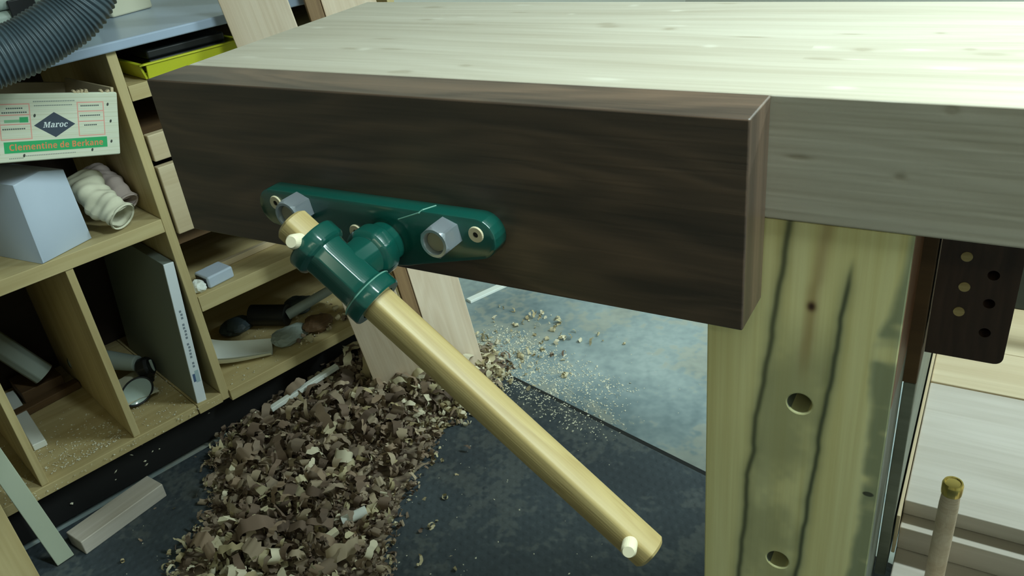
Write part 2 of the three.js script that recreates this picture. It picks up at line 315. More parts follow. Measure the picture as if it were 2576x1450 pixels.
{
  const c = new THREE.Vector3(-0.3145, -0.129, 0.130), d = new THREE.Vector3(0.781, -0.6245, 0);
  const at = (s) => c.clone().addScaledVector(d, s);
  const t = thing('vise_handle', 'round wooden dowel handle sliding through the green pipe tee', 'handle');
  const r = 0.0158, prof = [[0, -0.0625], [r - 0.0025, -0.0625], [r, -0.060], [r, 0.340], [r - 0.0022, 0.3425], [0, 0.3425]];
  let g = new THREE.LatheGeometry(prof.map(([a, b]) => new THREE.Vector2(a, b)), 48); g = toCreasedNormals(g, 0.7);
  const p = g.attributes.position, uv = g.attributes.uv; for (let i = 0; i < uv.count; i++) uv.setXY(i, p.getY(i), uv.getX(i) * 0.1);
  g.applyQuaternion(new THREE.Quaternion().setFromUnitVectors(new THREE.Vector3(0, 1, 0), d)); g.translate(c.x, c.y, c.z);
  part(t, 'dowel', g, M.dowel, null, 'long round oiled wooden dowel');
  const side = new THREE.Vector3(-0.6245, -0.781, 0), out = side.clone().multiplyScalar(-0.47).add(new THREE.Vector3(0, 0, 0.883)).normalize();
  for (const s of [-0.042, 0.3215]) {
    const a = at(s).addScaledVector(out, -0.0235), len = 0.0235 + 0.0305;
    part(t, 'peg', lathe([[0, 0], [0.0052, 0], [0.0062, 0.001], [0.0062, len - 0.003], [0.0046, len], [0, len]], a.toArray(), out.toArray(), 24), M.peg, null, 'short white peg through the dowel');
  }
}
{
  // hole block under the slab
  const x0 = 0.1175, x1 = 0.1765, y0 = -0.252, y1 = -ST - 0.0005, z = -0.1;
  const t = thing('drilled_block', 'dark walnut block with two columns of holes hanging under the bench slab', 'block', [0, 0, 0]);
  const s = new THREE.Shape(); s.moveTo(x0, y0); s.lineTo(x1 - 0.008, y0); s.quadraticCurveTo(x1, y0, x1, y0 + 0.008); s.lineTo(x1, y1); s.lineTo(x0, y1); s.closePath();
  const pins = [[0.1366, -0.1557], [0.1387, -0.1832], [0.138, -0.2069]], holes = [[0.1576, -0.1694], [0.1583, -0.1955], [0.1594, -0.2233]];
  for (const [x, y] of [...holes, ...pins]) { const q = new THREE.Path(); q.absarc(x, y, 0.0044, 0, Math.PI * 2, true); s.holes.push(q); }
  const f = new THREE.ExtrudeGeometry(s, { depth: 0.024, bevelEnabled: false, curveSegments: 20 }); f.translate(0, 0, z - 0.024);
  const b = new THREE.BoxGeometry(x1 - x0, y1 - y0 - 0.008, 0.016); b.translate((x0 + x1) / 2, (y0 + 0.008 + y1) / 2, z - 0.032);
  part(t, 'block_body', uvm(join(f, b), 1), M.walnutEnd);
  for (const [x, y] of pins) part(t, 'dowel_pin', cyl(0.0043, 0.0043, [x, y, z - 0.02], [x, y, z + 0.0006], 20), M.dowel, null, 'pale round wooden plug');
}
{
  // lower shelf under the bench: stepped boards, and the peg in front of it
  const t = thing('lower_shelf', 'pale planks of the low shelf between the bench legs', 'shelf', [0, -0.53, 0]);
  const y = (v) => v + 0.53, X1 = 1.198;
  const pl = (n, z0, z1, y0, y1, m, o) => part(t, n, box(0.1212, X1, y(y0), y(y1), z0, z1, { r: 0.0015, seg: 2, ou: o, ov: o * 1.7 }), m);
  pl('plank', -0.345, -0.129, -0.468, -0.45, M.palePlank, 0.1);
  pl('plank', -0.436, -0.3465, -0.468, -0.4495, M.pale, 0.4);
  pl('plank', -0.60, -0.4375, -0.468, -0.4505, M.pale, 0.7);
  pl('rail', -0.30, -0.109, -0.497, -0.4685, M.palePlank, 0.2);
  pl('ledge', -0.30, -0.012, -0.53, -0.4975, M.palePlank, 0.9);
  part(t, 'end_board', box(LX1 + 0.001, 0.1155, y(-0.53), y(-0.2865), -0.55, -0.0975, { grain: 2, r: 0.001 }), M.greyWood);
  part(t, 'end_strip', box(0.1172, 0.1205, y(-0.4965), y(-0.446), -0.55, -0.10, { grain: 2, r: 0.0008 }), M.pale);
  solo('shade_board', 'added dark board standing in for the shade at the back of the low shelf', 'crate', box(0.13, 1.19, 0, 0.21, -0.012, 0.012, { r: 0.002 }), M.shadeBlack, [0, -0.4500, -0.565]);  // added dark sheet where only shade lies under the bench
  const k = thing('brass_capped_peg', 'round wooden peg with a brass cap standing before the low shelf', 'peg', [0.1585, -0.4975, -0.08]);
  part(k, 'shaft', lathe([[0, 0], [0.0084, 0], [0.0084, 0.1], [0.0078, 0.112], [0.0072, 0.116], [0, 0.116]], [0, 0, 0], [0, 1, 0], 32), M.board);
  part(k, 'cap', lathe([[0.0086, 0.114], [0.0089, 0.117], [0.0089, 0.1245], [0.0080, 0.1268], [0.0068, 0.1268], [0.006, 0.1258], [0, 0.1258]], [0, 0, 0], [0, 1, 0], 32), M.brass, null, 'shiny brass cap');
}

// ---------------------------------------------------------------- shelving on the left
{
  const t = thing('shelf_unit', 'open plywood shelving with upright dividers and dusty shelves', 'shelving', P0.clone().add(new THREE.Vector3(0, -0.012, 0)), TURN);
  const b = (n, u0, u1, h0, h1, w0, w1, m = M.ply, grain = 0, o = 0) => part(t, n, box(u0, u1, h0 + 0.012, h1 + 0.012, w0, w1, { grain, ou: o, ov: o * 2.3, r: 0.0012 }), m);
  const D = -0.40;
  b('divider', 0.134, 0.151, 0.093, 0.79, D, 0, M.ply, 1, 0.1);
  b('divider', -0.043, -0.030, 0.1135, 0.4705, D, -0.002, M.ply, 1, 0.3);
  b('divider', -0.211, -0.198, 0.1135, 0.4705, D, -0.002, M.ply, 1, 0.5);
  b('side_panel', -0.62, -0.602, 0, 0.79, D, 0, M.ply, 1, 0.7);
  b('side_panel', 0.70, 0.718, 0, 0.79, D, 0, M.ply, 1, 0.9);
  b('shelf', -0.6015, 0.1335, 0.471, 0.4965, D, 0.001, M.ply, 0, 0.2);
  b('shelf', -0.6015, 0.082, 0.093, 0.113, D, 0.001, M.ply, 0, 0.4);
  b('shelf', 0.083, 0.1335, 0.093, 0.113, D, 0.004, M.ply, 0, 0.45);
  b('shelf', 0.1515, 0.6995, 0.085, 0.110, D, 0.004, M.ply, 0, 0.6);
  b('shelf', 0.1515, 0.6995, 0.294, 0.3265, D, 0.001, M.ply, 0, 0.8);
  b('shelf', 0.1515, 0.6995, 0.705, 0.731, D, 0.001, M.ply, 0, 1.0);
  b('shelf', 0.1515, 0.6995, 0.43, 0.4575, D, -0.02, M.plyDark, 0, 1.2);
  b('kick_board', -0.6015, 0.6995, 0, 0.0925, -0.05, -0.035, M.blackKick, 0);
  b('back_panel', -0.6015, 0.6995, 0.0, 0.79, D - 0.006, D - 0.0005, M.shadedBack, 0);
  solo('counter_top', 'blue grey counter top lying across the shelving', 'counter', box(-0.63, 0.73, 0, 0.016, -0.41, 0.012, { r: 0.003, seg: 2 }), M.counter, sh(0, 0.7905, 0), TURN);
  // drawers of the right bay, their ends showing beside the vise jaw
  const dr = (h0, h1, lab, m) => { const g = thing('drawer', lab, 'drawer', sh(0.42, h0, 0), TURN); part(g, 'front', box(-0.266, 0.266, 0, h1 - h0, -0.012, 0.006, { r: 0.002, seg: 2 }), m); part(g, 'drawer_box', box(-0.255, 0.255, 0.004, (h1 - h0) * 0.85, -0.33, -0.0125, { r: 0.001 }), M.plyDark); };
  dr(0.459, 0.587, 'tall pale drawer front beside the shelf divider, under the shallow one', M.pale);
  dr(0.598, 0.645, 'shallow pale drawer front above the tall pale drawer', M.pale);
}

// boards leaning on the shelving
function leaning(name, label, bl, br, top, thick, len, mat) {
  const a = sh(...bl), w = sh(...br).sub(a), up = sh(...top).sub(a).normalize(); const W = w.length();
  const x = w.clone().addScaledVector(up, -w.dot(up)).normalize(), z = new THREE.Vector3().crossVectors(x, up);
  const o = shade(new THREE.Mesh(box(0, W, 0, len, -thick, 0, { grain: 1, r: 0.0015, seg: 2, ou: bl[0] }), mat)); o.name = numbered(name);
  o.matrixAutoUpdate = true; o.quaternion.setFromRotationMatrix(new THREE.Matrix4().makeBasis(x, up, z)); o.position.copy(a); o.userData = { label, category: 'board', group: 'boards leaning on the shelving' }; scene.add(o); return o;
}
leaning('leaning_board', 'pale wide board leaning on the shelving beside the yellow tray', [0.4006, 0.004, 0.1515], [0.4945, 0.004, 0.2058], [0.319, 0.8375, 0.055], 0.03, 1.0, M.board);
leaning('leaning_board', 'pale board leaning nearest the white strip on the far floor', [0.528, 0.004, 0.205], [0.619, 0.004, 0.244], [0.515, 0.77, 0.06], 0.03, 0.98, M.board);
leaning('leaning_board', 'narrow brown board leaning between the two pale boards', [0.502, 0.004, 0.1935], [0.5265, 0.004, 0.2040], [0.487, 0.77, 0.052], 0.02, 0.97, M.brownBoard);

// ---------------------------------------------------------------- things on the shelving
{
  // printed fruit crate, tipped towards the room
  const cv = document.createElement('canvas'); cv.width = 1024; cv.height = 528; const x = cv.getContext('2d');
  x.fillStyle = '#d9ddc9'; x.fillRect(0, 0, 1024, 528);
  for (let i = 0; i < 260; i++) { x.fillStyle = `rgba(${150 + rnd() * 40},${150 + rnd() * 30},${110 + rnd() * 30},0.10)`; x.fillRect(0, rnd() * 528, 1024, 1 + rnd() * 3); }
  x.strokeStyle = '#e0a596'; x.lineWidth = 9;
  x.strokeRect(50, 78, 232, 270); x.strokeRect(50, 78, 232, 82); x.strokeRect(50, 232, 232, 116);
  x.strokeRect(668, 78, 222, 270); x.strokeRect(668, 78, 222, 72); x.strokeRect(668, 150, 222, 82);
  x.fillStyle = '#56605c'; x.textAlign = 'center';
  for (const [cx, cy, w] of [[166, 104, 120], [166, 136, 190], [150, 262, 170], [770, 100, 150], [770, 180, 170], [770, 258, 110]]) { for (let k = 0; k < w / 16; k++) x.fillRect(cx - w / 2 + k * 16, cy, 12, 11); }
  x.fillStyle = '#76807a'; for (const [cx, cy, w] of [[480, 58, 330], [470, 90, 300]]) for (let k = 0; k < w / 14; k++) x.fillRect(cx - w / 2 + k * 14, cy, 10, 8);
  x.fillStyle = '#36a86a'; x.fillRect(200, 178, 66, 42); x.fillStyle = '#7fb68c'; x.fillRect(84, 196, 116, 22);
  x.fillStyle = '#3c4654'; x.beginPath(); x.moveTo(472, 148); x.lineTo(640, 248); x.lineTo(472, 348); x.lineTo(306, 248); x.closePath(); x.fill();
  x.fillStyle = '#dfe6e6'; x.font = 'italic bold 62px serif'; x.fillText('Maroc', 474, 268);
  x.fillStyle = '#2fa866'; x.fillRect(64, 366, 842, 88);
  x.fillStyle = '#e08a5a'; x.font = 'bold 68px sans-serif'; x.fillText('Clementine de Berkane', 485, 434, 800);
  x.fillStyle = '#7d857e'; for (const [cx, cy, w] of [[420, 478, 420], [150, 492, 110]]) for (let k = 0; k < w / 14; k++) x.fillRect(cx - w / 2 + k * 14, cy, 9, 7);
  x.fillStyle = '#3e423c'; for (const [cx, cy] of [[948, 240], [944, 410], [14, 300], [930, 100], [20, 460], [210, 478], [770, 470], [318, 170]]) { x.beginPath(); x.ellipse(cx, cy, 9, 14, 0.3, 0, 7); x.fill(); }
  const tex = new THREE.CanvasTexture(cv); tex.colorSpace = THREE.SRGBColorSpace;
  const lab = new THREE.MeshPhysicalMaterial({ map: tex, roughness: 0.7 });
  const t = thing('fruit_crate', 'pale wooden fruit crate with green lettering and a dark diamond', 'crate');
  const q = (u, v, w) => sh(u, v, w);
  // corners: right end sits by the divider, the face turned to the room
  const bl = q(-0.083, 0.684, 0.048), br = q(0.1005, 0.6325, 0.016), tl = q(-0.050, 0.776, 0.046);
  const X = br.clone().sub(bl), W = X.length(); X.normalize(); const Y = tl.clone().sub(bl); Y.addScaledVector(X, -Y.dot(X)); const H = Y.length() * 1.04; Y.normalize(); const Z = new THREE.Vector3().crossVectors(X, Y);
  t.position.copy(bl); t.quaternion.setFromRotationMatrix(new THREE.Matrix4().makeBasis(X, Y, Z));
  const fr = new RoundedBoxGeometry(W, H, 0.008, 2, 0.003); fr.translate(W / 2, H / 2, -0.004);
  const p = fr.attributes.position, uv = fr.attributes.uv; for (let i = 0; i < p.count; i++) uv.setXY(i, p.getX(i) / W, p.getY(i) / H);
  part(t, 'printed_end', fr, lab, null, 'printed pale end panel');
  part(t, 'slat', box(0.004, W - 0.004, H - 0.03, H - 0.001, -0.16, -0.152, { r: 0.001 }), M.pale);
  for (const yy of [0.004, 0.062]) { part(t, 'side_slat', box(W - 0.006, W - 0.001, yy, yy + 0.046, -0.1515, -0.0085, { grain: 2 }), M.pale); part(t, 'side_slat', box(0.001, 0.006, yy, yy + 0.046, -0.1515, -0.0085, { grain: 2 }), M.pale); }
  for (const k of [0, 1, 2]) part(t, 'base_slat', box(0.01 + k * (W / 3), k * (W / 3) + W / 3 - 0.008, 0.0005, 0.0045, -0.1515, -0.0085, { grain: 2 }), M.pale);
  for (let k = 0; k < 7; k++) { const g = box(-0.002, 0.002, -0.001, 0.005, -0.003, 0.003); g.rotateZ(rr(-1, 1)); g.translate(rr(0.1, W - 0.01), H, -0.004); part(t, 'splinter', g, M.pale); }
}
{
  // grey block box and gloves on the middle shelf
  const S = 0.497;
  const a = [-0.071, 0.0], b = [0.0215, -0.0315];            // base of its bright face (u, w)
  const L = Math.hypot(b[0] - a[0], b[1] - a[1]), ang = Math.atan2(b[1] - a[1], b[0] - a[0]);
  const s = new THREE.Shape([[0, 0], [L, 0], [L * 0.97, 0.128], [L * 0.55, 0.1415], [0.004, 0.137]].map(([x, y]) => new THREE.Vector2(x, y)));
  const g = new THREE.ExtrudeGeometry(s, { depth: 0.13, bevelEnabled: true, bevelThickness: 0.003, bevelSize: 0.003, bevelOffset: -0.003, bevelSegments: 2 }); g.translate(0, 0, -0.13);
  const o = solo('plaster_block', 'blue grey box shaped block with a sloping top, under the crate', 'block', toCreasedNormals(clean(g), 0.5), M.greyBox, sh(a[0], S, a[1]), TURN - ang);
  const glove = (label, mat, pts, r, sq) => {
    const c = new THREE.CatmullRomCurve3(pts.map(([u, h, w]) => new THREE.Vector3(u, h, w)));
    const rad = (k) => (t, an) => { const base = mix(r[0], r[1], sm(0, 1, t)) * (1 - 0.75 * sm(0.86, 1, t)); const n = 1 + 0.12 * Math.sin(an * 3 + t * 9) + 0.10 * Math.sin(an * 2 - t * 14 + 1) + 0.05 * Math.sin(t * 50); return [base * n * k, base * n * sq * k]; };
    const outer = tube(c, 44, 30, rad(1)); const inner = tube(c, 44, 30, rad(0.9));
    const idx = inner.index.array; for (let i = 0; i < idx.length; i += 3) { const q = idx[i]; idx[i] = idx[i + 1]; idx[i + 1] = q; } inner.computeVertexNormals();
    const gl = thing('work_glove', label, 'glove', P0, TURN, 'work gloves on the middle shelf');
    part(gl, 'glove_body', join(outer, inner), mat);
    const e = c.getPointAt(0), d = c.getTangentAt(0).negate();
    part(gl, 'cuff_rim', lathe([[r[0] * 0.9, 0], [r[0] * 0.97, 0.0025], [r[0] * 1.03, 0], [r[0] * 0.97, -0.0025], [r[0] * 0.9, 0]], e.toArray(), d.toArray(), 30), mat);
  };
  glove('cream work glove with an open cuff lying by the grey block', M.cloth, [[0.074, S + 0.027, -0.004], [0.063, S + 0.044, -0.035], [0.056, S + 0.066, -0.072], [0.060, S + 0.08, -0.115]], [0.025, 0.030], 0.9);
  glove('dull pinkish work glove slumped behind the cream one', M.clothPink, [[0.108, S + 0.024, -0.07], [0.104, S + 0.046, -0.10], [0.098, S + 0.056, -0.15], [0.09, S + 0.05, -0.20]], [0.022, 0.03], 0.8);
  const j = thing('white_jar', 'small rounded white jar at the front of the middle shelf', 'jar', sh(-0.152, S, -0.02), TURN);
  part(j, 'jar_body', lathe([[0, 0], [0.018, 0], [0.021, 0.006], [0.021, 0.026], [0.015, 0.036], [0.012, 0.037], [0.012, 0.04], [0, 0.04]], [0, 0, 0], [0, 1, 0], 32), M.white);
  part(j, 'lid', lathe([[0, 0.04], [0.0135, 0.04], [0.0135, 0.049], [0.012, 0.05], [0, 0.05]], [0, 0, 0], [0, 1, 0], 32), M.white);
}
{
  // panel with a white printed edge, standing against the divider
  const t = thing('packaged_panel', 'grey panel with a white printed edge standing against the divider', 'panel', sh(0.0865, 0.1135, -0.006), TURN); t.rotation.order = 'YXZ'; t.rotation.z = -0.085;
  part(t, 'panel_face', box(0, 0.0195, 0, 0.30, -0.33, -0.0005, { r: 0.001 }), plain(0x757d74, 0.6));
  const cv = document.createElement('canvas'); cv.width = 64; cv.height = 1024; const x = cv.getContext('2d'); x.fillStyle = '#dfe5ea'; x.fillRect(0, 0, 64, 1024);
  x.fillStyle = '#7f8994'; for (let y = 330; y < 760; y += 24) if (((y / 24) | 0) % 6 !== 4) x.fillRect(24 + (y % 5), y, 14, 16); x.fillStyle = '#4b6288'; x.fillRect(12, 800, 16, 60); x.fillStyle = '#a9c0c8'; x.fillRect(28, 780, 26, 90);
  const tx = new THREE.CanvasTexture(cv); tx.colorSpace = THREE.SRGBColorSpace;
  const g = new RoundedBoxGeometry(0.0195, 0.30, 0.003, 2, 0.0012); g.translate(0.00975, 0.15, 0.0015); const p = g.attributes.position, uv = g.attributes.uv; for (let i = 0; i < p.count; i++) uv.setXY(i, p.getX(i) / 0.0195, p.getY(i) / 0.30);
  part(t, 'printed_edge', g, new THREE.MeshPhysicalMaterial({ map: tx, roughness: 0.55 }), null, 'white edge with small print');
}
{
  const B = 0.1135;
  // grey hand tool with black head
  const t = thing('hand_tool', 'grey bodied hand tool with a black round head in the middle bay', 'tool', sh(0.0, B, -0.2), TURN);
  const c = new THREE.CatmullRomCurve3([[-0.025, 0.05, -0.10], [0.0, 0.055, -0.05], [0.03, 0.05, -0.005], [0.052, 0.046, 0.028]].map(v => new THREE.Vector3(...v)));
  part(t, 'tool_body', tube(c, 30, 24, (s) => { const r = 0.024 - 0.008 * s; return [r, r]; }, true), M.greyPlastic);
  part(t, 'tool_head', lathe([[0, -0.012], [0.019, -0.012], [0.022, -0.008], [0.022, 0.008], [0.017, 0.013], [0, 0.013]], [0.06, 0.036, 0.04], [0.75, 0.25, 0.6], 32), M.blackPlastic);
  part(t, 'switch', box(-0.003, 0.003, -0.014, 0.014, -0.002, 0.003, { r: 0.002 }), M.greyPlastic, [0.0705, 0.040, 0.0495]);
  part(t, 'tool_foot', box(0.046, 0.068, 0, 0.03, 0.02, 0.045, { r: 0.004, seg: 2 }), M.blackPlastic);
  // safety lens
  const g = thing('goggle_lens', 'oval clear lens in a thin black frame on the bottom shelf', 'lens', sh(0.03, B + 0.003, -0.095), TURN); g.rotation.order = 'YXZ'; g.rotation.x = -1.0; g.rotation.z = 0.5; g.position.y += 0.006;
  const ring = new THREE.TorusGeometry(0.03, 0.0022, 10, 48); ring.scale(1.15, 0.85, 1); ring.translate(0, 0.026, 0); part(g, 'lens_frame', ring, M.blackPlastic);
  const gl = new THREE.SphereGeometry(0.09, 40, 10, 0, Math.PI * 2, 0, 0.33); gl.rotateX(Math.PI / 2); gl.scale(1.15, 0.85, 1); gl.translate(0, 0.026, -0.0852); part(g, 'lens', gl, plain(0xb7c8c2, 0.12, { clearcoat: 1 }));
  solo('paper_bundle', 'crumpled pale paper lying behind the clear lens', 'paper', (() => { const q = new THREE.PlaneGeometry(0.075, 0.11, 16, 20); q.rotateX(-Math.PI / 2); const p = q.attributes.position; for (let i = 0; i < p.count; i++) p.setY(i, 0.006 + 0.012 * fbm(p.getX(i) * 5 + 1, p.getZ(i) * 5 + 1, 8, 8, 3, 4)); q.computeVertexNormals(); return q; })(), M.cloth, sh(0.015, B, -0.15), TURN);
  // white strip, grey tube, dark lath in the left bays
  solo('white_strip', 'narrow white strip lying along the left lower divider', 'strip', (() => { const q = box(-0.012, 0.012, 0, 0.014, -0.12, 0.12, { r: 0.002, seg: 2, grain: 2 }); return q; })(), M.white, sh(-0.166, B, -0.24), TURN - 0.06);
  const tb = thing('grey_pipe', 'grey pipe with a dark open end in the lower left bay', 'pipe', sh(-0.115, B, -0.335), TURN);
  part(tb, 'pipe_wall', lathe([[0.019, 0], [0.023, 0], [0.023, 0.20], [0.019, 0.20], [0.019, 0]], [0.02, 0.055, 0.05], [-0.30, 0.55, -0.2], 32), M.greyPlastic);
  part(tb, 'pipe_plug', cyl(0.0188, 0.0188, [0.0185, 0.058, 0.049], [0.014, 0.066, 0.046], 24), M.blackPlastic);
  part(tb, 'pipe_rest', box(-0.03, 0.05, 0, 0.034, -0.04, 0.045, { r: 0.002 }), M.plyDark);
  solo('dark_lath', 'dark wooden lath lying across the back of the lower left bay', 'lath', box(-0.075, 0.075, 0, 0.016, -0.012, 0.012, { r: 0.002 }), M.plyDark, sh(-0.12, B, -0.27), TURN + 0.1);
  // right bay bottom
  const d = thing('dust_scoop', 'shallow white plastic scoop on the bottom shelf of the right bay', 'scoop', sh(0.215, 0.1105, -0.09), TURN - 0.55);
  const sc = new THREE.PlaneGeometry(0.16, 0.085, 30, 16); sc.rotateX(-Math.PI / 2); { const p = sc.attributes.position; for (let i = 0; i < p.count; i++) { const xx = (p.getX(i) + 0.08) / 0.16, zz = p.getZ(i) / 0.0425; p.setY(i, 0.004 + 0.03 * Math.pow(Math.abs(zz), 3) * (1 - 0.5 * xx) + 0.03 * Math.pow(1 - xx, 4)); p.setZ(i, p.getZ(i) * (1 - 0.35 * xx)); } sc.computeVertexNormals(); }
  const sc2 = sc.clone(); sc2.translate(0, -0.003, 0); part(d, 'scoop_pan', join(sc, sc2), M.white); part(d, 'scoop_handle', cyl(0.009, 0.007, [-0.078, 0.03, 0], [-0.125, 0.062, 0], 20), M.white);
  const r = thing('roller', 'dark roller with a grey handle bar at the back of the right bay', 'roller', sh(0.35, 0.1105, -0.13), TURN);
  part(r, 'roller_sleeve', cyl(0.024, 0.024, [-0.03, 0.0245, -0.06], [0.02, 0.0245, 0.01], 28), M.blackPlastic);
  part(r, 'handle_bar', cyl(0.012, 0.010, [0.02, 0.0245, 0.01], [0.15, 0.06, 0.05], 20), M.greyPlastic);
  for (let k = 0; k < 4; k++) solo('rag', ['dark crumpled rag behind the scoop', 'grey crumpled rag by the roller', 'dark crumpled rag under the handle bar', 'small brown rag at the shelf front'][k], 'rag', (() => { const q = new THREE.IcosahedronGeometry(0.03, 4); const p = q.attributes.position; for (let i = 0; i < p.count; i++) { const v = new THREE.Vector3().fromBufferAttribute(p, i); const n = 0.6 + 0.8 * fbm(v.x * 6 + 2 + k, v.y * 6 + v.z * 5 + 2, 8, 8, 3, 30 + k); v.multiplyScalar(n); v.y = Math.max(v.y * 0.55, -0.012); p.setXYZ(i, v.x * 1.3, v.y + 0.012, v.z); } q.computeVertexNormals(); return q; })(), [M.hose, M.greyPlastic, M.hose, M.plyDark][k], sh([0.28, 0.335, 0.42, 0.40][k], 0.1105, [-0.2, -0.06, -0.16, -0.05][k]), TURN);
  // shelf in the right bay
  const S2 = 0.327;
  const bx = thing('small_carton', 'small blue grey carton on the upper shelf of the right bay', 'carton', sh(0.208, S2, -0.035), TURN + 0.1);
  part(bx, 'carton_body', box(-0.028, 0.028, 0, 0.024, -0.024, 0.024, { r: 0.004, seg: 2 }), M.greyBox); part(bx, 'carton_flap', box(-0.0295, -0.0283, 0.003, 0.02, -0.018, 0.018), M.blackPlastic);
  solo('crumpled_paper', 'crumpled scrap of pale paper beside the blue grey carton', 'paper', (() => { const q = new THREE.IcosahedronGeometry(0.013, 3); const p = q.attributes.position; for (let i = 0; i < p.count; i++) { const v = new THREE.Vector3().fromBufferAttribute(p, i); v.multiplyScalar(0.6 + 0.8 * fbm(v.x * 20 + 2, v.y * 20 + v.z * 11 + 2, 8, 8, 3, 44)); p.setXYZ(i, v.x, Math.max(v.y, -0.008) + 0.008, v.z); } q.computeVertexNormals(); return q; })(), M.white, sh(0.166, S2, -0.02), TURN);
  solo('thin_lath', 'thin pale lath lying along the back of the upper right shelf', 'lath', box(-0.13, 0.13, 0, 0.012, -0.006, 0.006, { r: 0.001 }), M.pale, sh(0.34, S2, -0.08), TURN + 0.02);
  // yellow tray
  const y = thing('yellow_tray', 'shallow yellow plastic tray in the cubby under the counter', 'tray', sh(0.275, 0.7315, -0.095), TURN);
  const W = 0.085, Dd = 0.09, H = 0.026;
  part(y, 'tray_floor', box(-W, W, 0, 0.003, -Dd, Dd, { r: 0.001 }), M.yellow);
  for (const s of [-1, 1]) { const g1 = box(-0.002, 0.002, 0, H, -Dd, Dd, { r: 0.001 }); g1.rotateZ(-s * 0.25); g1.translate(s * (W + 0.001), 0.001, 0); part(y, 'tray_wall', g1, M.yellow); const g2 = box(-W, W, 0, H, -0.002, 0.002, { r: 0.001 }); g2.rotateX(s * 0.25); g2.translate(0, 0.001, s * (Dd + 0.001)); part(y, 'tray_wall', g2, M.yellow); }
  part(y, 'tray_rim', join(box(-W - 0.012, W + 0.012, H - 0.001, H + 0.002, Dd + 0.004, Dd + 0.012), box(-W - 0.012, W + 0.012, H - 0.001, H + 0.002, -Dd - 0.012, -Dd - 0.004), box(W + 0.004, W + 0.012, H - 0.001, H + 0.002, -Dd - 0.012, Dd + 0.012), box(-W - 0.012, -W - 0.004, H - 0.001, H + 0.002, -Dd - 0.012, Dd + 0.012)), M.yellow);
  const bc = thing('black_case', 'flat black case lying inside the yellow tray', 'case', sh(0.277, 0.7349, -0.10), TURN);
  part(bc, 'case_shell', box(-0.072, 0.072, 0, 0.024, -0.078, 0.082, { r: 0.004, seg: 2 }), M.blackPlastic); part(bc, 'case_cover', box(-0.072, 0.072, 0.0245, 0.04, -0.078, 0.082, { r: 0.004, seg: 2 }), M.blackPlastic);
  // counter things
  const cb = thing('white_box', 'pale box standing on the blue grey counter', 'box', sh(0.268, 0.8068, -0.30), TURN + 0.25);
  part(cb, 'box_body', box(-0.045, 0.045, 0, 0.12, -0.07, 0.07, { r: 0.004, seg: 2 }), M.cloth); part(cb, 'box_lid', box(-0.047, 0.047, 0.1205, 0.14, -0.072, 0.072, { r: 0.004, seg: 2 }), M.whitePaint);
  const tc = thing('grey_case', 'pale grey tool case on the counter behind the hose', 'case', sh(0.09, 0.8068, -0.24), TURN - 0.15);
  part(tc, 'case_body', box(-0.12, 0.10, 0, 0.06, -0.13, 0.13, { r: 0.012, seg: 3 }), plain(0xa3b0a6, 0.45)); part(tc, 'case_lid', box(-0.12, 0.10, 0.0605, 0.085, -0.13, 0.13, { r: 0.012, seg: 3 }), plain(0xa3b0a6, 0.45)); part(tc, 'latch', box(-0.02, 0.02, 0.045, 0.075, 0.1302, 0.136, { r: 0.002 }), M.blackPlastic);
}
{
  // ribbed hose
  const pts = [[-0.42, 0.80, 0.10], [-0.25, 0.822, 0.13], [-0.10, 0.8365, 0.145], [-0.045, 0.8445, 0.15], [-0.015, 0.849, 0.15], [0.027, 0.8625, 0.15], [0.058, 0.8745, 0.15], [0.083, 0.893, 0.15], [0.115, 0.935, 0.14], [0.15, 1.02, 0.08], [0.15, 1.2, -0.05]].map(v => sh(...v));
  const c = new THREE.CatmullRomCurve3(pts), L = c.getLength(), rib = 0.0062;
  solo('dust_hose', 'thick black ribbed dust hose drooping in front of the counter', 'hose', tube(c, Math.round(L / rib * 6), 32, (t) => { const q = 0.5 + 0.5 * Math.cos(t * L / rib * Math.PI * 2); const r = 0.0345 + 0.0032 * q; return [r, r]; }), M.hose);
}
{
  // scrap in the kick recess, lath and panel in the lower left
  const a = sh(-0.2097, 0.03, 0.056), b = sh(-0.0457, 0.03, 0.0263), L = a.distanceTo(b);
  const mid = a.clone().add(b).multiplyScalar(0.5); mid.y = FL;
  const dir = b.clone().sub(a).normalize();
  solo('offcut_board', 'long pale offcut board lying under the shelf front', 'board', box(-L / 2, L / 2, 0, 0.03, -0.02, 0.03, { r: 0.002, seg: 2 }), M.palePlank, mid, Math.atan2(-dir.z, dir.x));
  const lath = (name, label, p, q, w, th, mat) => { const A1 = sh(...p), B1 = sh(...q), d = B1.clone().sub(A1), LL = d.length(); d.normalize(); const x = new THREE.Vector3().crossVectors(d, NA).normalize(), z = new THREE.Vector3().crossVectors(x, d);
    const o = solo(name, label, 'lath', box(-w / 2, w / 2, 0, LL, -th, 0, { grain: 1, r: 0.0015 }), mat, A1); o.quaternion.setFromRotationMatrix(new THREE.Matrix4().makeBasis(x, d, z)); return o; };
  lath('grey_lath', 'grey painted lath leaning against the lower left shelf', [-0.235, 0.004, 0.075], [-0.262, 0.30, 0.03], 0.03, 0.01, plain(0xa9b09c, 0.6));
  const pn = solo('plywood_offcut', 'yellowish plywood offcut standing at the left end of the shelving', 'board', box(-0.22, 0, 0, 0.30, -0.012, 0, { grain: 1, r: 0.0015 }), M.ply, sh(-0.2815, 0.002, 0.128), TURN); pn.rotation.order = 'YXZ'; pn.rotation.x = -0.12; 
}

